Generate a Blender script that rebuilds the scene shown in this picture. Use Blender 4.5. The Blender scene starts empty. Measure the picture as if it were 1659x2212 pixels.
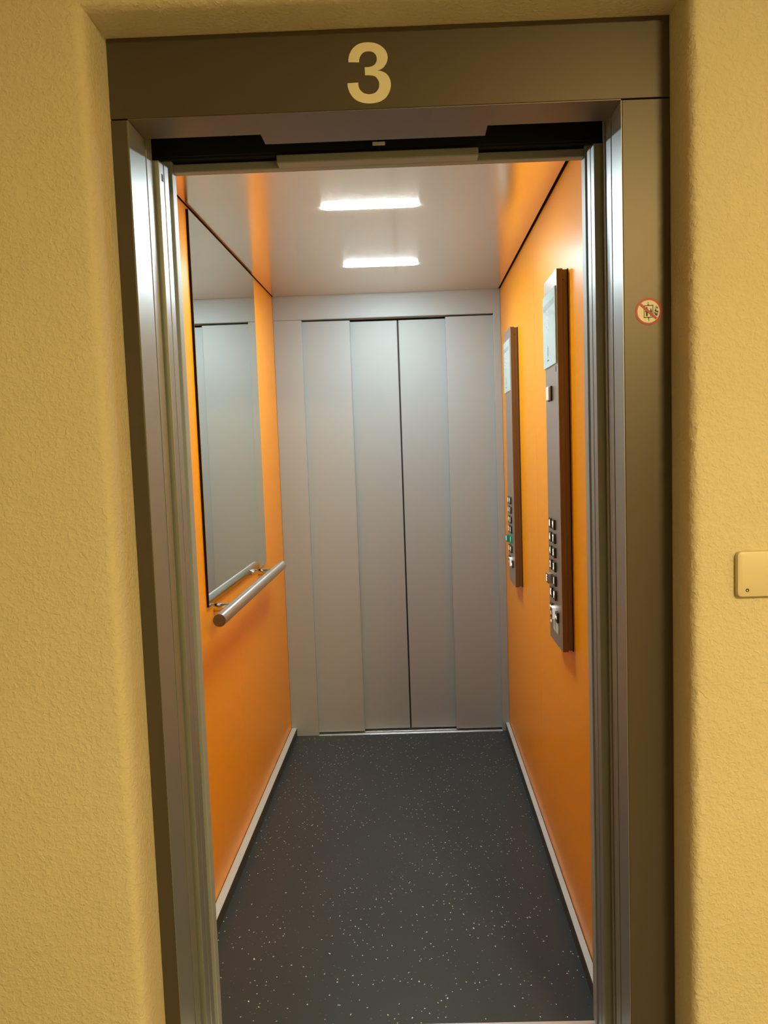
import bpy, bmesh, math, random
from mathutils import Vector

# ------------------------------------------------------------------ camera, world, lights, exposure
S = bpy.context.scene
C = S.collection
random.seed(7)
cam_d = bpy.data.cameras.new('camera'); cam = bpy.data.objects.new('camera', cam_d); C.objects.link(cam)
cam.location = (0.0601, -1.4700, 1.3903)
cam.rotation_euler = (1.4912, 0.0331, 0.0143)
cam_d.sensor_fit = 'VERTICAL'; cam_d.sensor_height = 24.0
cam_d.lens = 1676.5 / 2212 * 24.0
cam_d.shift_x = -41.2 / 2212; cam_d.shift_y = -4.7 / 2212
cam_d.clip_start = 0.02
S.camera = cam
w = bpy.data.worlds.new('world'); S.world = w; w.use_nodes = True
w.node_tree.nodes['Background'].inputs[0].default_value = (0.02, 0.017, 0.01, 1)
w.node_tree.nodes['Background'].inputs[1].default_value = 0.2
LED_POWER = 400.0        # strength of the cold white light bars of the car
HALL_POWER = 258.0       # strength of the warm hall lamp
S.view_settings.view_transform = 'Standard'; S.view_settings.look = 'None'
S.view_settings.gamma = 1; S.view_settings.use_curve_mapping = False
S.view_settings.exposure = 0.0

# ------------------------------------------------------------------ materials
def mat(name, col, rough=.5, metal=0., spec=.5, coat=0., coat_r=.1, emit=None, estr=0., aniso=0.):
    m = bpy.data.materials.new(name); m.use_nodes = True
    b = m.node_tree.nodes['Principled BSDF']
    b.inputs['Base Color'].default_value = (*col, 1); b.inputs['Roughness'].default_value = rough
    b.inputs['Metallic'].default_value = metal; b.inputs['Specular IOR Level'].default_value = spec
    b.inputs['Coat Weight'].default_value = coat; b.inputs['Coat Roughness'].default_value = coat_r
    b.inputs['Anisotropic'].default_value = aniso
    if emit:
        b.inputs['Emission Color'].default_value = (*emit, 1); b.inputs['Emission Strength'].default_value = estr
    return m
def N(m, t, **kw):
    n = m.node_tree.nodes.new(t)
    for k, v in kw.items():
        if hasattr(n, k): setattr(n, k, v)
        else: n.inputs[k].default_value = v
    return n
def L(m, a, b): m.node_tree.links.new(a, b)
def B(m): return m.node_tree.nodes['Principled BSDF']
def grain(m, col, amt=.08, scale=90., stretch=(1, 1, 1), bump=0., bdist=.0005, rough_amt=0., detail=3.):
    """fine procedural variation of colour (and relief) in object space"""
    tc = N(m, 'ShaderNodeTexCoord'); mp = N(m, 'ShaderNodeMapping'); mp.inputs['Scale'].default_value = stretch
    n = N(m, 'ShaderNodeTexNoise'); n.inputs['Scale'].default_value = scale; n.inputs['Detail'].default_value = detail
    L(m, tc.outputs['Object'], mp.inputs['Vector']); L(m, mp.outputs[0], n.inputs['Vector'])
    r = N(m, 'ShaderNodeMix', data_type='RGBA')
    r.inputs[6].default_value = (*[c * (1 - amt) for c in col], 1); r.inputs[7].default_value = (*[min(1, c * (1 + amt)) for c in col], 1)
    L(m, n.outputs['Fac'], r.inputs[0]); L(m, r.outputs[2], B(m).inputs['Base Color'])
    if bump:
        bp = N(m, 'ShaderNodeBump'); bp.inputs['Strength'].default_value = bump; bp.inputs['Distance'].default_value = bdist
        L(m, n.outputs['Fac'], bp.inputs['Height']); L(m, bp.outputs[0], B(m).inputs['Normal'])
    if rough_amt:
        base = B(m).inputs['Roughness'].default_value
        mr = N(m, 'ShaderNodeMapRange'); mr.inputs['To Min'].default_value = base - rough_amt; mr.inputs['To Max'].default_value = base + rough_amt
        L(m, n.outputs['Fac'], mr.inputs['Value']); L(m, mr.outputs[0], B(m).inputs['Roughness'])
    return m

PLC = (.70, .64, .47)
plaster = mat('plaster', PLC, .92, spec=.2)
def _plaster(m):
    tc = N(m, 'ShaderNodeTexCoord')
    n1 = N(m, 'ShaderNodeTexNoise'); n1.inputs['Scale'].default_value = 125; n1.inputs['Detail'].default_value = 5; n1.inputs['Distortion'].default_value = .6
    n2 = N(m, 'ShaderNodeTexNoise'); n2.inputs['Scale'].default_value = 34; n2.inputs['Detail'].default_value = 3
    n3 = N(m, 'ShaderNodeTexNoise'); n3.inputs['Scale'].default_value = 3.0; n3.inputs['Detail'].default_value = 2
    for n in (n1, n2, n3): L(m, tc.outputs['Object'], n.inputs['Vector'])
    r1 = N(m, 'ShaderNodeMapRange'); r1.inputs['From Min'].default_value = .42; r1.inputs['From Max'].default_value = .75
    L(m, n1.outputs['Fac'], r1.inputs['Value'])
    a = N(m, 'ShaderNodeMath', operation='MULTIPLY_ADD'); a.inputs[1].default_value = .9
    L(m, n2.outputs['Fac'], a.inputs[0]); L(m, r1.outputs[0], a.inputs[2])
    bp = N(m, 'ShaderNodeBump'); bp.inputs['Strength'].default_value = .50; bp.inputs['Distance'].default_value = .0028
    L(m, a.outputs[0], bp.inputs['Height']); L(m, bp.outputs[0], B(m).inputs['Normal'])
    r = N(m, 'ShaderNodeMix', data_type='RGBA')
    r.inputs[6].default_value = (*[c * .93 for c in PLC], 1); r.inputs[7].default_value = (*[c * 1.05 for c in PLC], 1)
    L(m, n3.outputs['Fac'], r.inputs[0]); L(m, r.outputs[2], B(m).inputs['Base Color'])
_plaster(plaster)

frame_paint = grain(mat('frame_paint', (.108, .092, .080), .42, .5, spec=.35), (.108, .092, .080), .05, 700)
jamb_steel = grain(mat('jamb_steel', (.34, .37, .37), .41, .66), (.34, .37, .37), .05, 400, (1, 1, .05), rough_amt=.04)
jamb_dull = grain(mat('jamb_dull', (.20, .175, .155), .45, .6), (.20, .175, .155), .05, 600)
door_steel = grain(mat('door_steel', (.37, .41, .415), .52, .25, spec=.4), (.37, .41, .415), .03, 600)
ceil_steel = grain(mat('ceiling_steel', (.92, .75, .60), .18, .85), (.92, .75, .60), .03, 300, (.05, 1, 1), rough_amt=.03)
chrome = mat('polished_steel', (.75, .75, .74), .09, 1.0)
brushed = mat('brushed_steel', (.66, .66, .64), .30, 1.0, aniso=.85)
_t = N(brushed, 'ShaderNodeTangent', direction_type='RADIAL', axis='Y'); L(brushed, _t.outputs[0], B(brushed).inputs['Tangent']); B(brushed).inputs['Anisotropic Rotation'].default_value = .25
cap_steel = mat('cap_steel', (.16, .13, .10), .45, .7)
panel_shade = grain(mat('panel_side_shade', (.20, .135, .085), .42, .75), (.20, .135, .085), .05, 500)  # dim hall and orange wall reflections on the steel sides, put into the colour
panel_steel = grain(mat('panel_steel', (.58, .50, .45), .30, .92), (.58, .50, .45), .05, 600, (1, 1, .04))
alu = grain(mat('aluminium', (.80, .80, .78), .34, .95), (.80, .80, .78), .04, 500, (1, .03, 1))
skirt_m = grain(mat('skirting_metal', (.62, .73, .74), .45, .3), (.62, .73, .74), .03, 500, (1, .03, 1))
ORC = (.95, .365, .002)
orange = grain(mat('orange_laminate', ORC, .34, 0, spec=.24), ORC, .02, 500, bump=.12, bdist=.0004)
mirror_m = mat('mirror', (.74, .80, .77), .012, 1.0)
black = mat('black', (.004, .004, .005), .7, spec=.2)
black_rub = mat('black_rubber', (.01, .01, .01), .6)
dark_paint = mat('dark_paint', (.012, .014, .020), .5)
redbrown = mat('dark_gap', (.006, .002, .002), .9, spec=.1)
white_p = mat('white_plastic', (.86, .84, .80), .45)
number_m = mat('number_foil', (.80, .76, .62), .55)
sign_white = mat('sign_white', (.85, .82, .74), .5)
sign_red = mat('sign_red', (.45, .022, .018), .45)
sign_black = mat('sign_black', (.02, .018, .015), .5)
plate_m = mat('plate_paint', (.70, .63, .46), .42)
glass_m = mat('display_glass', (.56, .72, .72), .14, 0, spec=.5)
glass_dim = mat('band_reflection', (.40, .52, .53), .12)
glass_ink = mat('display_ink', (.06, .13, .14), .4)
led_red = mat('led_red', (.9, .4, .45), .4, emit=(1, .42, .48), estr=.75)
button_m = mat('button_dark', (.035, .033, .032), .30, .3)
button_lit = mat('button_green', (.01, .20, .11), .35, emit=(.0, .45, .2), estr=.10)
glyph_m = mat('glyph_white', (.9, .88, .8), .5, emit=(1, .97, .88), estr=.75)
bell_m = mat('glyph_yellow', (.9, .8, .35), .5, emit=(1, .9, .55), estr=.7)
amber_m = mat('glyph_amber', (.8, .45, .15), .5, emit=(1, .55, .2), estr=.35)
lamp_m = mat('led_lens', (1, 1, 1), .4, emit=(.79, .95, 1.0), estr=LED_POWER)
button_white = mat('button_emissive', (.85, .86, .84), .4, emit=(.95, 1, 1), estr=.35)  # white with a weak emission of its own
hall_lamp_m = mat('hall_lamp_lens', (1, 1, 1), .5, emit=(1.0, .735, .285), estr=HALL_POWER)
hall_floor_m = grain(mat('hall_floor_tile', (.20, .17, .13), .5), (.20, .17, .13), .2, 30)
hall_paint = mat('hall_paint', (.62, .57, .44), .85)
hall_dark = mat('hall_dark_panel', (.34, .29, .21), .7)

skirt_shade = mat('skirting_side_shade', (.055, .052, .048), .5)  # dark tone stands for the shade on the skirting's upright side
floor_m = mat('speckled_rubber', (.055, .055, .058), .38, spec=.22, coat=.060, coat_r=.06)
def _floor(m):
    tc = N(m, 'ShaderNodeTexCoord')
    n = N(m, 'ShaderNodeTexNoise'); n.inputs['Scale'].default_value = 2.2; n.inputs['Detail'].default_value = 3
    nf = N(m, 'ShaderNodeTexNoise'); nf.inputs['Scale'].default_value = 420; nf.inputs['Detail'].default_value = 2
    warp = N(m, 'ShaderNodeTexNoise'); warp.inputs['Scale'].default_value = 60
    for q in (n, nf, warp): L(m, tc.outputs['Object'], q.inputs['Vector'])
    base = N(m, 'ShaderNodeMix', data_type='RGBA'); base.inputs[6].default_value = (.039, .049, .052, 1); base.inputs[7].default_value = (.050, .061, .064, 1)
    L(m, n.outputs['Fac'], base.inputs[0])
    last = base.outputs[2]
    for sc, rad, thr, colr in ((52, .075, .20, (.70, .72, .68)), (90, .085, .12, (.22, .23, .22)), (36, .052, .20, (.90, .91, .86))):
        mp = N(m, 'ShaderNodeMapping'); mp.inputs['Rotation'].default_value = (0, 0, sc * .013); mp.inputs['Scale'].default_value = (1.0, .8, 1)
        add = N(m, 'ShaderNodeMix', data_type='VECTOR'); add.inputs[0].default_value = .012
        L(m, tc.outputs['Object'], add.inputs[4]); L(m, warp.outputs['Color'], add.inputs[5])
        L(m, add.outputs[1], mp.inputs['Vector'])
        v = N(m, 'ShaderNodeTexVoronoi'); v.voronoi_dimensions = '2D'; v.inputs['Scale'].default_value = sc
        L(m, mp.outputs[0], v.inputs['Vector'])
        lt = N(m, 'ShaderNodeMath', operation='LESS_THAN'); lt.inputs[1].default_value = rad
        L(m, v.outputs['Distance'], lt.inputs[0])
        sp = N(m, 'ShaderNodeSeparateColor'); L(m, v.outputs['Color'], sp.inputs[0])
        lt2 = N(m, 'ShaderNodeMath', operation='LESS_THAN'); lt2.inputs[1].default_value = thr
        L(m, sp.outputs[0], lt2.inputs[0])
        cl = N(m, 'ShaderNodeTexNoise'); cl.inputs['Scale'].default_value = 5 + sc * .1; L(m, tc.outputs['Object'], cl.inputs['Vector'])
        mk = N(m, 'ShaderNodeMapRange'); mk.inputs['From Min'].default_value = .38; mk.inputs['From Max'].default_value = .62; mk.inputs['To Min'].default_value = thr * .35; mk.inputs['To Max'].default_value = thr * 1.7
        L(m, cl.outputs['Fac'], mk.inputs['Value']); L(m, mk.outputs[0], lt2.inputs[1])
        mu = N(m, 'ShaderNodeMath', operation='MULTIPLY'); L(m, lt.outputs[0], mu.inputs[0]); L(m, lt2.outputs[0], mu.inputs[1])
        mx = N(m, 'ShaderNodeMix', data_type='RGBA'); mx.inputs[7].default_value = (*colr, 1)
        L(m, mu.outputs[0], mx.inputs[0]); L(m, last, mx.inputs[6]); last = mx.outputs[2]
    L(m, last, B(m).inputs['Base Color'])
    bp = N(m, 'ShaderNodeBump'); bp.inputs['Strength'].default_value = .10; bp.inputs['Distance'].default_value = .0006
    L(m, nf.outputs['Fac'], bp.inputs['Height']); L(m, bp.outputs[0], B(m).inputs['Normal'])
_floor(floor_m)

# ------------------------------------------------------------------ helpers
def box(bm, x0, x1, y0, y1, z0, z1, bev=0., seg=2):
    t = bmesh.new()
    bmesh.ops.create_cube(t, size=1)
    for v in t.verts:
        v.co = Vector(((x0 + x1) / 2 + v.co.x * (x1 - x0), (y0 + y1) / 2 + v.co.y * (y1 - y0), (z0 + z1) / 2 + v.co.z * (z1 - z0)))
    if bev: bmesh.ops.bevel(t, geom=list(t.edges), offset=bev, segments=seg, profile=.5, affect='EDGES', clamp_overlap=True)
    me = bpy.data.meshes.new('t'); t.to_mesh(me); t.free(); bm.from_mesh(me); bpy.data.meshes.remove(me)
    return bm
def rounded_slab(bm, axis, a0, a1, b0, b1, c0, c1, r, seg=5, bev=0.):
    """slab across `axis` from c0 to c1; a,b = the other two axes in order; corner radius r"""
    pts = []
    for cx, cy, s in ((a1 - r, b1 - r, 0), (a0 + r, b1 - r, 90), (a0 + r, b0 + r, 180), (a1 - r, b0 + r, 270)):
        for k in range(seg + 1):
            t = math.radians(s + 90 * k / seg); pts.append((cx + r * math.cos(t), cy + r * math.sin(t)))
    prism(bm, pts, axis, c0, c1, bev)
def prism(bm, pts, axis, c0, c1, bev=0.):
    t = bmesh.new()
    def P(a, b, c): return {'x': (c, a, b), 'y': (a, c, b), 'z': (a, b, c)}[axis]
    va = [t.verts.new(P(a, b, c0)) for a, b in pts]; vb = [t.verts.new(P(a, b, c1)) for a, b in pts]
    n = len(pts)
    f0 = t.faces.new(va); f1 = t.faces.new(vb[::-1])
    for i in range(n): t.faces.new((va[i], vb[i], vb[(i + 1) % n], va[(i + 1) % n]))
    bmesh.ops.recalc_face_normals(t, faces=t.faces)
    if bev:
        es = [e for f in (f0, f1) for e in f.edges]
        bmesh.ops.bevel(t, geom=es, offset=bev, segments=2, profile=.5, affect='EDGES', clamp_overlap=True)
    big = [f for f in t.faces if len(f.verts) > 4]
    bmesh.ops.triangulate(t, faces=big)
    me = bpy.data.meshes.new('t'); t.to_mesh(me); t.free(); bm.from_mesh(me); bpy.data.meshes.remove(me)
def cyl(bm, p0, p1, r, seg=40, bev=0.):
    t = bmesh.new()
    bmesh.ops.create_cone(t, cap_ends=True, segments=seg, radius1=r, radius2=r, depth=1)
    a, b = Vector(p0), Vector(p1); d = b - a; q = Vector((0, 0, 1)).rotation_difference(d.normalized())
    if bev: 
        for v in t.verts: v.co.z *= d.length
        es = [e for f in t.faces if len(f.verts) > 4 for e in f.edges]
        bmesh.ops.bevel(t, geom=es, offset=bev, segments=2, profile=.5, affect='EDGES')
        for v in t.verts: v.co = q @ v.co + (a + b) / 2
    else:
        for v in t.verts: v.co = q @ Vector((v.co.x, v.co.y, v.co.z * d.length)) + (a + b) / 2
    me = bpy.data.meshes.new('t'); t.to_mesh(me); t.free(); bm.from_mesh(me); bpy.data.meshes.remove(me)
def wloc(o):
    v = Vector((0, 0, 0))
    while o: v += o.location; o = o.parent
    return v
def obj(name, bm, m, parent=None, origin=None, smooth=False):
    """bm in world coordinates -> one mesh object whose origin is `origin` (default: centre of its bounds)"""
    me = bpy.data.meshes.new(name)
    co = [v.co for v in bm.verts]
    lo = Vector([min(c[i] for c in co) for i in range(3)]); hi = Vector([max(c[i] for c in co) for i in range(3)])
    o0 = Vector(origin) if origin else (lo + hi) / 2
    for v in bm.verts: v.co -= o0
    bm.to_mesh(me); bm.free()
    me.materials.append(m)
    if smooth:
        for p in me.polygons: p.use_smooth = True
        try: me.set_sharp_from_angle(angle=math.radians(35))
        except Exception: pass
    o = bpy.data.objects.new(name, me); C.objects.link(o)
    o.location = o0 - wloc(parent) if parent else o0
    if parent: o.parent = parent
    return o
def thing(name, label, cat, loc, group=None):
    o = bpy.data.objects.new(name, None); C.objects.link(o); o.location = loc; o.empty_display_size = .05
    o['label'] = label; o['category'] = cat
    if group: o['group'] = group
    return o
def tag(o, label, cat, group=None):
    o['label'] = label; o['category'] = cat
    if group: o['group'] = group
    return o
def struct(name, label=None, bm=None, m=None, loc=(0, 0, 0), smooth=False):
    if bm is None:
        o = bpy.data.objects.new(name, None); C.objects.link(o); o.location = loc
    else: o = obj(name, bm, m, smooth=smooth)
    o['kind'] = 'structure'
    if label: o['label'] = label
    return o
def nb(*a, **k): return box(bmesh.new(), *a, **k)

# measured lay-out (metres): x right, y into the lift, z up; frame face at y = 0
XL, XR = -.448, .457            # door frame, inner edges
OL, OR, OT = -.4783, .5442, 2.1512   # wall opening
HZ = 2.008                      # clear height
Y0, Y1 = .3016, 2.223           # car: front and rear
CL, CR = -.584, .483            # car walls
CZ = 2.114                      # car ceiling
CF, CK = -.5775, .474            # ceiling panel edges

# ------------------------------------------------------------------ hall
def plaster_wall():
    bm = bmesh.new()
    prof = [(0.0, .10), (0.0, .03), (0.0, -.02), (0.0, -.065), (0.0008, -.080), (.003, -.089), (.007, -.0955), (.012, -.099), (.020, -.1), (.05, -.1)]
    path = []
    n = 240
    for i in range(n + 1): path.append((OL, OT * i / n, -1, 0))
    path[-1] = (OL, OT, -1, 1)
    m_ = 110
    for i in range(1, m_): path.append((OL + (OR - OL) * i / m_, OT, 0, 1))
    path.append((OR, OT, 1, 1))
    for i in range(n): path.append((OR, OT * (1 - (i + 1) / n), 1, 0))
    rows = []
    rnd = random.Random(3)
    for px, pz, dx, dz in path:
        row = []
        for k, (d, y) in enumerate(prof):
            j = rnd.uniform(-.0009, .0009) if 3 < k < 9 else 0
            j2 = rnd.uniform(-.0007, .0007) if 3 < k < 9 else 0
            row.append(bm.verts.new((px + dx * (d + j), y + j2, max(0, pz + dz * (d + j)))))
        row.append(bm.verts.new((px + dx * 1.75, -.1, pz + dz * .36)))
        rows.append(row)
    for a, b in zip(rows, rows[1:]):
        for k in range(len(a) - 1): bm.faces.new((a[k], b[k], b[k + 1], a[k + 1]))
    # thickness of the wall behind its face
    bmesh.ops.recalc_face_normals(bm, faces=bm.faces)
    return bm
wf = struct('wall_front', 'cream rough plastered hall wall around the lift entrance', plaster_wall(), plaster, smooth=True)
HX0, HX1, HY0, HZ1 = -2.2, 2.28, -4.2, 2.50
struct('floor_hall', None, nb(HX0, HX1, HY0, .0, -.06, -.004), hall_floor_m)
struct('ceiling_hall', None, nb(HX0, HX1, HY0, .0, HZ1, HZ1 + .05), hall_paint)
struct('wall_hall_left', None, nb(HX0 - .05, HX0, HY0, -.1, -.06, HZ1), hall_paint)
struct('wall_hall_right', None, nb(HX1, HX1 + .05, HY0, -.1, -.06, HZ1), plaster)
struct('wall_hall_rear', None, nb(HX0, HX1, HY0 - .05, HY0, -.06, HZ1), hall_dark)
hl = thing('hall_lamp', 'round warm lamp on the hall ceiling behind the viewer', 'lamp', (1.20, -2.60, HZ1))
b = bmesh.new(); cyl(b, (1.20, -2.60, HZ1 - .03), (1.20, -2.60, HZ1 - .045), .22, 40); obj('lamp_shade', b, hall_lamp_m, hl)
b = bmesh.new(); cyl(b, (1.20, -2.60, HZ1), (1.20, -2.60, HZ1 - .03), .24, 40); obj('base', b, white_p, hl)

# ------------------------------------------------------------------ landing door frame
tr = struct('door_frame', 'grey metal frame around the lift entrance', loc=(0, 0, 0))
g = .0012
obj('post', nb(OL + .0005, XL, 0, .0895, 0, HZ - g, .0009), frame_paint, tr)
obj('post', nb(XR, OR - .0005, 0, .0715, 0, HZ - g, .0009), frame_paint, tr)
# lighter sheets on the posts' return faces, car light put into their colour
obj('lit_reveal', nb(XL - .001, XL + .0012, .0018, .0890, 0, HZ - g), jamb_steel, tr)
obj('lit_reveal', nb(XR - .0012, XR + .001, .0018, .0705, 0, HZ - g), jamb_steel, tr)
obj('lintel', nb(OL + .0005, OR - .0005, 0, .092, HZ + g, OT - .0005, .0009), frame_paint, tr)
obj('lit_reveal', nb(XL + .001, XR - .001, .0018, .0918, HZ - .0003, HZ + .0016), jamb_dull, tr)  # underside of the lintel, the car's light put into the colour
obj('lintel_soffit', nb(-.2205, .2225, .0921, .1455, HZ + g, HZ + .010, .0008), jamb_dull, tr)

THREE = [(-37.0, 21.8), (-17.5, 21.0), (-17.1, 27.0), (-14.0, 33.2), (-8.3, 38.3), (-0.6, 39.5), (7.4, 37.9), (12.9, 33.1), (14.6, 26.3), (13.7, 20.5), (9.1, 14.8), (1.4, 12.2), (-7.9, 11.9), (-7.7, -2.1), (1.9, -2.5), (11.0, -5.3), (16.3, -12.3), (17.6, -19.2), (15.8, -26.9), (10.0, -33.1), (2.8, -35.2), (-3.4, -35.4), (-11.4, -32.9), (-17.3, -27.6), (-20.0, -21.6), (-20.7, -14.3), (-40.3, -14.8), (-39.6, -22.8), (-35.9, -32.7), (-29.1, -41.8), (-19.1, -48.1), (-7.0, -51.3), (5.2, -51.5), (17.5, -49.1), (29.0, -42.2), (36.5, -30.7), (38.7, -20.0), (37.2, -10.2), (31.4, -1.2), (23.5, 3.5), (15.2, 5.8), (23.6, 8.4), (31.0, 16.4), (34.2, 25.0), (33.7, 33.8), (28.9, 42.7), (21.0, 49.3), (11.1, 53.6), (1.0, 54.9), (-9.2, 54.7), (-19.4, 51.9), (-28.8, 45.0), (-34.2, 36.5), (-36.6, 28.8)]
SHARP = {0, 1, 12, 13, 25, 26, 40}
def smooth_poly(pts, sharp, k=4):
    out = []; n = len(pts)
    for i in range(n):
        p1, p2 = Vector(pts[i]), Vector(pts[(i + 1) % n])
        p0 = Vector(pts[i - 1]) if i not in sharp else p1 * 2 - p2 if (i + 1) % n in sharp else p1
        p3 = Vector(pts[(i + 2) % n]) if (i + 1) % n not in sharp else p2
        if i in sharp and (i + 1) % n in sharp: out.append(tuple(p1)); continue
        for j in range(k):
            t = j / k
            q = .5 * ((2 * p1) + (p2 - p0) * t + (2 * p0 - 5 * p1 + 4 * p2 - p3) * t * t + (3 * p1 - p0 - 3 * p2 + p3) * t ** 3)
            out.append(tuple(q))
    return out
b = bmesh.new(); prism(b, [(x / 1000, 2.07 + z / 1000) for x, z in smooth_poly(THREE, SHARP)], 'y', -.0008, .0004)
tag(obj('floor_number', b, number_m), 'large pale figure 3 on the dark lintel above the open lift', 'number')

# prohibition sticker
SX, SZ = .5023, 1.6273
st = thing('prohibition_sticker', 'round red and white do not use lift in fire sticker on the right door post', 'sticker', (SX, 0, SZ))
def disc(r0, r1, y0, y1, seg=64):
    bm = bmesh.new(); ro = []
    for y in (y0, y1):
        o_ = [bm.verts.new((SX + r1 * math.cos(2 * math.pi * k / seg), y, SZ + r1 * math.sin(2 * math.pi * k / seg))) for k in range(seg)]
        i_ = [bm.verts.new((SX + r0 * math.cos(2 * math.pi * k / seg), y, SZ + r0 * math.sin(2 * math.pi * k / seg))) for k in range(seg)] if r0 else None
        ro.append((o_, i_))
    for k in range(seg):
        k2 = (k + 1) % seg
        bm.faces.new((ro[0][0][k], ro[0][0][k2], ro[1][0][k2], ro[1][0][k]))
        if r0:
            bm.faces.new((ro[0][0][k], ro[0][0][k2], ro[0][1][k2], ro[0][1][k])); bm.faces.new((ro[1][0][k], ro[1][0][k2], ro[1][1][k2], ro[1][1][k]))
            bm.faces.new((ro[0][1][k], ro[0][1][k2], ro[1][1][k2], ro[1][1][k]))
    if not r0: bm.faces.new(ro[0][0]); bm.faces.new(ro[1][0][::-1])
    bmesh.ops.recalc_face_normals(bm, faces=bm.faces)
    return bm
bg = obj('sticker_disc', disc(0, .0246, -.0004, .0003), sign_white, st)
obj('red_ring', disc(.0207, .0247, -.0008, -.0002), sign_red, st)
def poly(bm, pts, y=-.0007, h=.0004): prism(bm, [(SX + x / 1000, SZ + z / 1000) for x, z in pts], 'y', y, y + h)
b = bmesh.new()
for q in ([(-8.8, 11.2), (8.4, 11.8), (8.4, 10.4), (-8.8, 9.8)], [(-8.8, -10.3), (8.8, -9.8), (8.8, -11.2), (-8.8, -11.8)],
          [(-8.9, 11), (-7.7, 11), (-7.8, -11.5), (-9, -11.5)], [(7.1, 11.6), (8.4, 11.6), (8.8, -11), (7.5, -11)],
          [(-1.4, 17.3), (-.5, 17.3), (-.2, 11.3), (-1.2, 11.2)], [(-2.4, 11.4), (1.0, 11.5), (-.7, 13.6)],
          [(-.5, -11), (.5, -11), (.8, -17.9), (-.1, -17.9)], [(-1.6, -11.6), (1.9, -11.5), (.2, -14)]): poly(b, q)
obj('lift_symbol', b, sign_black, st)
b = bmesh.new()
poly(b, [(-5.3, 4.6), (-6.7, -.4), (-5.2, -1.6), (-4.9, -8.6), (-1.8, -8.9), (-1.4, -.7), (-.5, 1.7), (-1.1, 5.2), (-2.6, 5.6)])
poly(b, [(-3.5 + 1.4 * math.cos(t * .5236), 6.9 + 1.5 * math.sin(t * .5236)) for t in range(12)])
obj('person_symbol', b, sign_black, st)
b = bmesh.new()
poly(b, [(2.0, 1.6), (2.3, -3.3), (2.8, -8.2), (5.3, -8.3), (6.4, -1.0), (6.0, 2.1), (4.4, 2.6)])
poly(b, [(4.1 + 1.2 * math.cos(t * .5236), 3.9 + 1.3 * math.sin(t * .5236)) for t in range(12)])
obj('person_symbol', b, sign_black, st)
b = bmesh.new()
for q in ([(9.8, 9.6), (10.6, 7.4), (12.6, 4.6), (11.2, 6.0)], [(12.9, 10.2), (13.6, 6.4), (11.6, 1.8), (13.0, 2.6), (14.6, 5.6), (15.0, 8.2)],
          [(15.6, 8.6), (17.0, 7.0), (17.4, 4.4), (15.4, 5.6)], [(10.4, 1.8), (13.6, 3.8), (14.8, .6), (17.2, 1.2), (18.1, -1.0), (16.4, -3.2), (14.2, -1.4), (12.0, -1.0)],
          [(9.8, -2.0), (12.6, -1.8), (13.6, -4.8), (14.8, -3.4), (16.9, -4.2), (15.8, -8.2), (13.2, -8.2), (11.2, -5.4)]): poly(b, q)
obj('flame_symbol', b, sign_black, st)
b = bmesh.new(); poly(b, [(-16.9, 12.0), (-13.9, 15.2), (16.0, -12.0), (12.9, -15.2)], -.0010, .0006)
obj('red_bar', b, sign_red, st)

# blank plate on the hall wall at the right edge of the picture
pl = thing('blank_plate', 'cream blank cover plate on the plaster wall at the right edge', 'cover plate', (.68, -.1, 1.149))
b = bmesh.new(); rounded_slab(b, 'y', .6205, .7405, 1.1085, 1.1895, -.1125, -.0985, .0085, 5, .0035)
obj('cover', b, plate_m, pl, smooth=True)
for sx, sz in ((.6376, 1.1208), (.7235, 1.1772)):
    b = bmesh.new(); cyl(b, (sx, -.1128, sz), (sx, -.111, sz), .0031, 20); h_ = obj('screw', b, sign_black, pl)
    b = bmesh.new(); cyl(b, (sx - .0003, -.1131, sz - .0003), (sx - .0003, -.1126, sz - .0003), .0014, 14); obj('screw_socket', b, alu, h_)

# ------------------------------------------------------------------ dark shaft between the doors
sh = struct('wall_shaft', loc=(0, .2, 0))
b = bmesh.new()
box(b, -.98, -.95, .10, .30, -.1, 2.5); box(b, .95, .98, .10, .30, -.1, 2.5)
box(b, -.98, .98, .10, .30, 2.42, 2.5); box(b, -.98, .98, .10, .30, -.14, -.10)
obj('shaft_wall', b, black, sh)
b = bmesh.new(); box(b, -.98, .98, .106, .116, OT - .03, 2.45); box(b, -.98, OL - .004, .104, .112, -.1, 2.45); box(b, OR + .004, .98, .104, .112, -.1, 2.45)
obj('backing', b, black, sh)
b = bmesh.new(); box(b, -.70, .70, .2560, .2600, 2.034, 2.30); box(b, -.98, .98, .262, .300, 2.030, 2.45); obj('door_gear_cover', b, dark_paint, sh)
# open landing doors, parked at both sides
d1 = struct('door_1', 'open landing door panels parked at the sides of the entrance', loc=(0, .115, 0))
obj('door_panel', nb(-.690, -.4474, .0975, .1325, .006, 2.07, .0006), jamb_steel, d1)
obj('door_panel', nb(.4562, .690, .0790, .1150, .006, 2.07, .0006), jamb_steel, d1)
obj('door_panel', nb(-.690, -.4530, .1345, .1395, .006, 2.07, .0010), jamb_steel, d1)
obj('door_panel', nb(.4545, .690, .1225, .1360, .006, 2.07, .0006), jamb_steel, d1)
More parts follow.
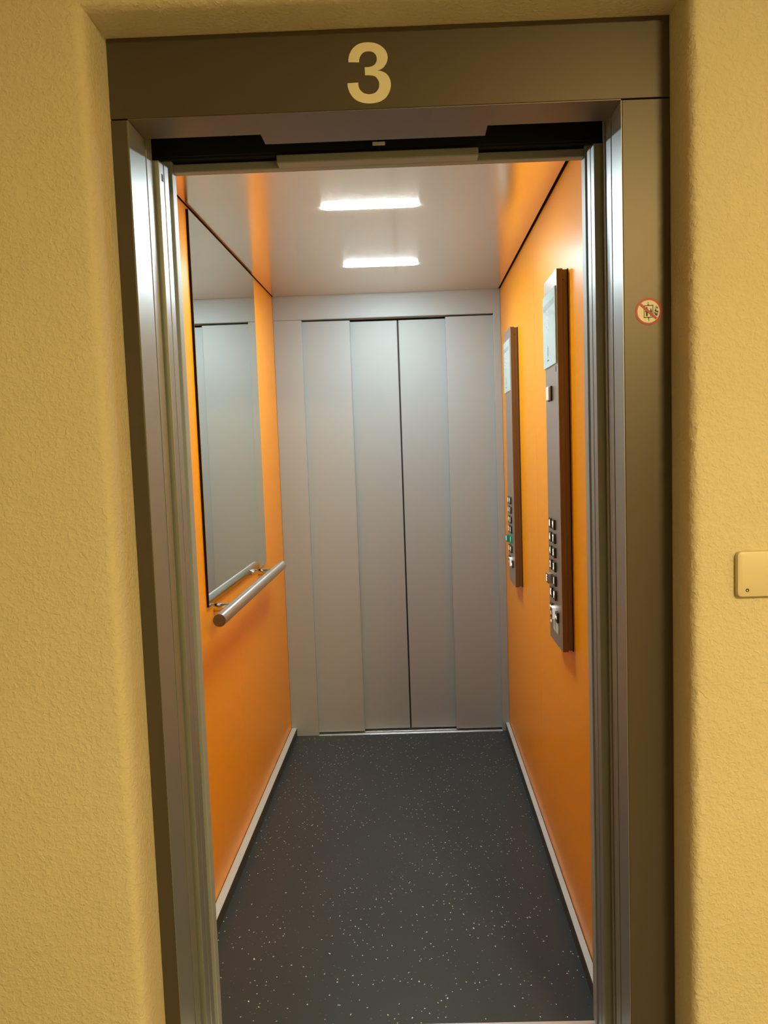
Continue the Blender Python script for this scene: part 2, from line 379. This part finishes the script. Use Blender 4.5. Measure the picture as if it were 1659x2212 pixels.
# open car doors
d2 = struct('door_2', 'open front car door panels parked at the sides', loc=(0, .19, 0))
for s in (-1, 1):
    xa = -.4375 if s < 0 else .4390
    def bx(x0, x1, *a): return nb(min(s * x0, s * x1), max(s * x0, s * x1), *a)
    e = abs(xa)
    yf = .1415 if s < 0 else .1450
    ps = ((yf, yf + .004, yf + .0335), (yf + .0365, yf + .0365, yf + .064))
    dp = obj('door_panel', bx(e, .70, yf, yf + .0280, .006, 1.986, .0007), door_steel if 0 else jamb_steel, d2)
    dp2 = obj('door_panel', bx(e + .0005, .70, yf + .0355, yf + .0625, .006, 1.992, .0007), jamb_steel, d2)
    # rubber edge between the panels and the guide slot
    obj('rubber_edge', bx(e + .006, .70, yf + .0282, yf + .0353, .010, 1.984), black_rub, d2)
# small slot near the top of the left leading panel
obj('latch_slot', nb(-.4385, -.4369, .1560, .1640, 1.950, 1.964), black, d2)
tb = obj('indicator_tab', nb(-.0065, .0195, .1990, .2010, 2.0195, 2.0265, .0006), white_p, d2)
obj('tab_bracket', nb(.0045, .0085, .1992, .2570, 2.0262, 2.0400), black, d2)

# sills
ts = struct('trim_1', 'grooved aluminium door sills at the lift entrance', loc=(0, .2, 0))
def sill(y0, y1, x0, x1, grooves, parent):
    b = bmesh.new(); ys = [y0]
    box(b, x0, x1, y0, y1, -.03, -.012)
    edges = sorted([y0, y1] + [v for gr in grooves for v in gr])
    for a, c in zip(edges[::2], edges[1::2]): box(b, x0, x1, a, c, -.0125, 0, .0008, 1)
    return obj('sill', b, alu, parent)
sill(-.0, .146, -.60, .60, [(.010, .014), (.020, .024), (.104, .112), (.124, .131)], ts)
sill(.176, Y0 + .002, -.60, .60, [(.186, .193), (.212, .219), (.240, .244), (.252, .256), (.264, .268), (.278, .281), (.289, .292)], ts)

# ------------------------------------------------------------------ the car
cj = struct('trim_2', 'steel jambs and header of the front car entrance', loc=(0, .29, 0))
obj('jamb', nb(CL - .01, -.4497, .2720, Y0, 0, CZ + .02, .0015), door_steel, cj)
obj('jamb', nb(.4500, CR + .01, .2760, Y0 + .010, 0, CZ + .02, .0015), door_steel, cj)
obj('header', nb(-.4497, .4500, .2790, Y0, HZ, HZ + .018, .0022), door_steel, cj)
obj('header_step', nb(-.2155, .2175, .2455, .2795, HZ, HZ + .0175, .0022), door_steel, cj)
obj('header_plate', nb(-.60, .50, Y0 - .006, Y0 - .001, HZ + .016, CZ + .03), door_steel, cj)

fl = struct('floor', 'dark grey rubber car floor with white specks', nb(CL, CR, Y0 + .002, Y1, -.03, 0), floor_m)
# walls made of laminate panels
SEAM = 1.247
wl = struct('wall_left', 'orange laminate car wall on the left', loc=(CL, 1.25, 0))
for a, c in ((Y0, SEAM - .0006), (SEAM + .0006, Y1)): obj('wall_panel', nb(CL - .02, CL, a, c, 0, CZ + .0020, .0008, 1), orange, wl)
wr = struct('wall_right', 'orange laminate car wall on the right', loc=(CR, 1.25, 0))
for a, c in ((Y0, SEAM - .0006 - .017), (SEAM + .0006 - .017, Y1)): obj('wall_panel', nb(CR, CR + .02, a, c, 0, CZ + .0020, .0008, 1), orange, wr)
# dark shell outside the panels and above the ceiling
b = bmesh.new(); box(b, CL - .06, CL - .021, .28, 2.42, -.06, 2.3); box(b, CR + .021, CR + .06, .28, 2.42, -.06, 2.3)
box(b, CL - .06, CR + .06, .303, 2.42, CZ + .03, 2.3); box(b, CL - .06, CR + .06, 2.33, 2.42, -.06, 2.3)
struct('wall_car_shell', None, b, black)
cp = struct('ceiling', 'brushed steel car ceiling with two light bars', nb(CF, CK, Y0 + .001, Y1 - .003, CZ, CZ + .0022, .0005, 1), ceil_steel)
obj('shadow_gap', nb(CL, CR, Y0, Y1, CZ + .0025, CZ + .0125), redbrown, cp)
for i, yc in enumerate((.918, 1.662)):
    lt = thing('light_bar', ['cold white light bar set in the car ceiling, nearer the entrance', 'cold white light bar set in the car ceiling, nearer the rear doors'][i], 'light', (-.0485, yc, CZ), 'light bars in the car ceiling')
    b = bmesh.new(); h = .0130
    prism(b, [(-.196, yc), (-.180, yc - h), (.082, yc - h), (.099, yc), (.082, yc + h), (-.180, yc + h)], 'z', CZ - .0030, CZ + .0005, .0008)
    obj('lens', b, lamp_m, lt)

# rear wall: jambs, header and four closed door panels
rw = struct('wall_back', 'brushed steel rear end of the car with jambs and header', loc=(0, Y1, 0))
obj('jamb', nb(CL, -.4510, Y1, Y1 + .03, 0, HZ - .0045, .0016), door_steel, rw)
obj('jamb', nb(.4485, CR, Y1, Y1 + .03, 0, HZ - .0015, .0016), door_steel, rw)
obj('header', nb(CL, CR, Y1, Y1 + .075, HZ - .004, CZ + .02, .0016), door_steel, rw)
obj('backing', nb(CL, CR, Y1 + .078, Y1 + .084, -.03, 2.16), black, rw)
d3 = struct('door_3', 'closed rear lift door of four grey steel panels', loc=(0, Y1 + .05, 0))
R1, R2 = Y1 + .022, Y1 + .050
obj('door_panel', nb(-.52, -.2255, R1, R1 + .022, .0085, 1.9985, .0026), door_steel, d3)
obj('door_panel', nb(.2250, .52, R1, R1 + .022, .0085, 1.9995, .0026), door_steel, d3)
obj('door_panel', nb(-.2450, -.0032, R2, R2 + .022, .0085, 1.9960, .0026), door_steel, d3)
obj('door_panel', nb(.0032, .2450, R2, R2 + .022, .0085, 1.9960, .0026), door_steel, d3)
obj('seal', nb(-.0030, .0030, R2 + .012, R2 + .020, .006, 1.996), black_rub, d3)
ts2 = struct('trim_3', 'narrow aluminium sill below the rear doors', loc=(0, Y1, 0))
b = bmesh.new(); box(b, -.4505, .4485, Y1 - .002, Y1 + .076, -.02, -.010)
for a, c in ((-.002, .007), (.010, .030), (.036, .058), (.064, .075)): box(b, -.4505, .4485, Y1 + a, Y1 + c, -.0105, .0012, .0006, 1)
obj('sill', b, alu, ts2)

# skirtings
bl = struct('baseboard_left', 'flat metal skirting along the left car wall', nb(CL + .0022, -.5575, Y0 + .0005, Y1 - .0005, .0005, .042, .0012), skirt_m)
br = struct('baseboard_right', 'flat metal skirting along the right car wall', nb(.4640, CR - .0022, Y0 + .012, Y1 - .0005, .0005, .042, .0012), skirt_m)
obj('side_shade', nb(-.5575, -.5566, Y0 + .001, Y1 - .001, .0004, .0405), skirt_shade, bl)  # thin dark plates carry the painted shade of the upright sides
obj('side_shade', nb(.4631, .4640, Y0 + .013, Y1 - .001, .0004, .0405), skirt_shade, br)
b = bmesh.new(); box(b, CL + .0001, CL + .0024, Y0, Y1, 0, .040); obj('joint', b, black_rub, bl)
b = bmesh.new(); box(b, CR - .0024, CR - .0001, Y0, Y1, 0, .040); obj('joint', b, black_rub, br)

# mirror
mi = thing('mirror', 'tall wall mirror on the orange left wall above the handrail', 'mirror', (CL, 1.30, .928))
obj('mirror_glass', nb(CL + .0042, CL + .0078, .8460, 1.7620, .9275, 2.1050, .0005, 1), mirror_m, mi)
obj('mirror_backing', nb(CL, CL + .0044, .8452, 1.7610, .9280, 2.1045), black, mi)
obj('mirror_edge', nb(CL + .0002, CL + .0074, .8440, .8458, .9275, 2.1050), black, mi)

# handrail
hr = thing('handrail', 'brushed steel handrail bar on two polished posts below the mirror', 'handrail', (CL, 1.27, .91))
RX, RZ = CL + .064, .9095
b = bmesh.new(); cyl(b, (RX, .7385, RZ), (RX, 1.7995, RZ), .0190, 64); obj('rail', b, brushed, hr, smooth=True)
for y_a, y_b in ((.7375, .7386), (1.7994, 1.8005)):
    b = bmesh.new(); cyl(b, (RX, y_a, RZ), (RX, y_b, RZ), .0186, 48); obj('end_cap', b, cap_steel, hr)
for yy in (.930, 1.625):
    b = bmesh.new(); cyl(b, (CL, yy, RZ), (RX - .012, yy, RZ), .0134, 40, .0006); cyl(b, (CL, yy, RZ), (CL + .0015, yy, RZ), .0142, 40)
    obj('post', b, chrome, hr, smooth=True)

# ------------------------------------------------------------------ car operating panels on the right wall
XF = .4515
ROWS = [1.159, 1.1195, 1.0790, 1.0385, .9975, .9565]
PAIRS = [('8', '9'), ('6', '7'), ('4', '5'), ('2', '3'), ('E', '1'), ('K', 'P')]
def glyph(txt, yc, zc, size, x, m, parent):
    cu = bpy.data.curves.new('glyph', 'FONT'); cu.body = txt; cu.size = size; cu.align_x = 'CENTER'; cu.align_y = 'CENTER'; cu.extrude = .0003; cu.offset = .0009; cu.resolution_u = 3
    cu.materials.append(m)
    tmp = bpy.data.objects.new('tmp', cu); me = bpy.data.meshes.new_from_object(tmp); bpy.data.objects.remove(tmp)
    me.materials.clear(); me.materials.append(m)
    o = bpy.data.objects.new('glyph', me); C.objects.link(o)
    # text faces -x: local x -> -y, local y -> z, local z -> -x
    o.rotation_euler = (math.radians(90), 0, math.radians(-90))
    o.location = Vector((x, yc, zc)) - wloc(parent); o.parent = parent
    return o
def yz(bm, pts, x0, x1): prism(bm, pts, 'x', x0, x1)
def control_panel(dy, near, label):
    y0, y1, z0, z1 = .6370 + dy, .8330 + dy, .8135, 1.8515
    t = thing('control_panel', label, 'control panel', (CR, (y0 + y1) / 2, z0), 'lift control panels on the orange wall')
    obj('face_plate', nb(XF, XF + .0014, y0, y1, z0, z1, .0005, 1), panel_steel, t)
    obj('face_body', nb(XF + .0012, XF + .0165, y0 + .0003, y1 - .0003, z0 + .0003, z1 - .0003, .0012), panel_shade, t)
    b = bmesh.new(); rounded_slab(b, 'x', y0 + .0030, y1 - .003, z0 + .003, z1 - .002, XF + .0160, CR, .004, 3); obj('housing', b, panel_shade, t)
    obj('back_shadow_strip', nb(CR - .0030, CR - .0001, y0 + .0015, y1 - .0015, z0 + .001, z1 - .001), black_rub, t)  # black strip in place of the shadow behind the housing
    b = bmesh.new(); cyl(b, (XF + .0172, y0 + .0022, z1 - .030), (XF + .0172, y0 + .004, z1 - .030), .0018, 12); obj('screw', b, black, t)
    # display glass with floor figure and round print
    gz0, gz1 = 1.604, 1.809
    dg = obj('display_glass', nb(XF - .0042, XF + .0004, y0 + .0085, y1 + .0045, gz0, gz1, .0010), glass_m, t)
    xg = XF - .0042
    obj('band_reflection', nb(xg - .0003, xg + .0002, y0 + .024, y1 - .004, 1.7665, 1.7820), glass_dim, dg)  # grey band, a reflection painted on the display glass
    b = bmesh.new()
    dots = ["01110", "10001", "00001", "00110", "00001", "10001", "01110"]
    for r, row in enumerate(dots):
        for c, v in enumerate(row):
            if v == '1':
                yy = y0 + .122 + .0195 - c * .0078; zz = 1.7610 - r * .0086
                cyl(b, (xg - .0007, yy, zz), (xg - .0001, yy, zz), .0021, 8)
    obj('floor_digit', b, led_red, dg)
    b = bmesh.new(); yc = y0 + .125; zc = 1.6480; seg = 28
    for k in range(seg):
        a0, a1 = 2 * math.pi * k / seg, 2 * math.pi * (k + 1) / seg
        def pt(a, r): return (yc + r * math.cos(a), zc + r * 1.0 * math.sin(a))
        yz(b, [pt(a0, .0120), pt(a1, .0120), pt(a1, .0098), pt(a0, .0098)], xg - .0003, xg + .0002)
    yz(b, [(yc - .0022, zc + .0100), (yc, zc + .0165), (yc + .0022, zc + .0100)], xg - .0003, xg + .0002)
    yz(b, [(yc - .0022, zc - .0100), (yc, zc - .0165), (yc + .0022, zc - .0100)], xg - .0003, xg + .0002)
    for k in range(6): yz(b, [(yc - .013 + k * .0046, zc - .0265), (yc - .0105 + k * .0046, zc - .0265), (yc - .0105 + k * .0046, zc - .0235 + .001 * (k % 2)), (yc - .013 + k * .0046, zc - .0235)], xg - .0003, xg + .0002)
    obj('display_print', b, glass_ink, dg)
    if near:
        obj('slot', nb(XF - .0006, XF + .0004, y0 + .0260, y0 + .0320, 1.5835, 1.5990), black_rub, t)
        ib = obj('indicator_plate', nb(XF - .0100, XF + .0004, y0 + .098, y0 + .140, 1.5110, 1.5485, .0010), white_p, t)
        obj('indicator_base', nb(XF - .0040, XF + .0002, y0 + .095, y0 + .143, 1.5085, 1.5500), black_rub, t)
    ca, cb = y0 + .1465, y0 + .0945
    for (fa, fb), z in zip(PAIRS, ROWS):
        for f, yc in ((fa, ca), (fb, cb)):
            raised = f == 'E'
            pr = .0150 if raised else .0052
            if raised and not near: mm = button_lit
            elif raised: mm = panel_steel
            else: mm = button_lit if (f == '1' and not near) else button_m
            bt = obj('button', nb(XF - pr, XF + .0004, yc - .0170, yc + .0170, z - .0145, z + .0145, .0012), mm, t)
            if raised:
                bt['label'] = 'green lit raised exit button' if not near else 'raised exit button with steel sides'
                obj('button_cap', nb(XF - pr - .0012, XF - pr + .0004, yc - .0155, yc + .0155, z - .013, z + .013, .0006), button_m if near else button_lit, bt)
                pr += .0012
            glyph(f, yc, z, .0250, XF - pr - .0002, glyph_m, bt)
    # bottom row: alarm bell, raised door opening button, door closing button
    z = .9085
    bt = obj('button', nb(XF - .0052, XF + .0004, y0 + .1410, y0 + .1700, z - .0145, z + .0145, .0012), button_m, t); bt['label'] = 'alarm button with yellow bell'
    yc = y0 + .1560; b = bmesh.new()
    yz(b, [(yc + .0080, z - .0070), (yc + .0055, z - .0030), (yc + .0050, z + .0040), (yc + .0020, z + .0080), (yc - .0020, z + .0080), (yc - .0050, z + .0040), (yc - .0055, z - .0030), (yc - .0080, z - .0070)], XF - .0060, XF - .0050)
    yz(b, [(yc + .0018, z - .0080), (yc - .0018, z - .0080), (yc, z - .0105)], XF - .0060, XF - .0050)
    obj('bell_symbol', b, bell_m, bt)
    zz = .9030
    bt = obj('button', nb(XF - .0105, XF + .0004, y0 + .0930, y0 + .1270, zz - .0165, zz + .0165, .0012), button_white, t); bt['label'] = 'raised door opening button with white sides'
    cap = obj('button_cap', nb(XF - .0118, XF - .0102, y0 + .0950, y0 + .1250, zz - .0148, zz + .0148, .0005), button_m, bt)
    b = bmesh.new(); yc = y0 + .1095
    for s in (-1, 1): yz(b, [(yc + s * .0095, zz), (yc + s * .0030, zz + .0060), (yc + s * .0030, zz - .0060)], XF - .0124, XF - .0116)
    yz(b, [(yc - .0008, zz + .0065), (yc + .0008, zz + .0065), (yc + .0008, zz - .0065), (yc - .0008, zz - .0065)], XF - .0124, XF - .0116)
    obj('arrow_symbol', b, amber_m, bt)
    z2 = .8985
    bt = obj('button', nb(XF - .0052, XF + .0004, y0 + .0520, y0 + .0830, z2 - .0145, z2 + .0145, .0012), button_m, t); bt['label'] = 'door closing button'
    b = bmesh.new(); yc = y0 + .0675
    for s in (-1, 1): yz(b, [(yc + s * .0030, z2), (yc + s * .0090, z2 + .0050), (yc + s * .0090, z2 - .0050)], XF - .0060, XF - .0050)
    obj('arrow_symbol', b, glyph_m, bt)
    if near:
        z3 = .8660
        bt = obj('button', nb(XF - .0052, XF + .0004, y0 + .1320, y0 + .1610, z3 - .0135, z3 + .0135, .0012), panel_steel, t); bt['label'] = 'small key switch field'
        b = bmesh.new(); cyl(b, (XF - .0056, y0 + .148, z3 + .004), (XF - .005, y0 + .148, z3 + .004), .0040, 16); obj('key_symbol', b, glyph_m, bt)
        for a in (.0905, .0500):
            bt = obj('blank_cover', nb(XF - .0030, XF + .0004, y0 + a, y0 + a + .0340, z3 - .0155, z3 + .0145, .0010), skirt_m, t)
    return t
control_panel(0, True, 'tall steel control panel with white square indicator on the right wall, nearer the entrance')
control_panel(1.000, False, 'tall steel control panel with green lit button on the right wall, near the rear')
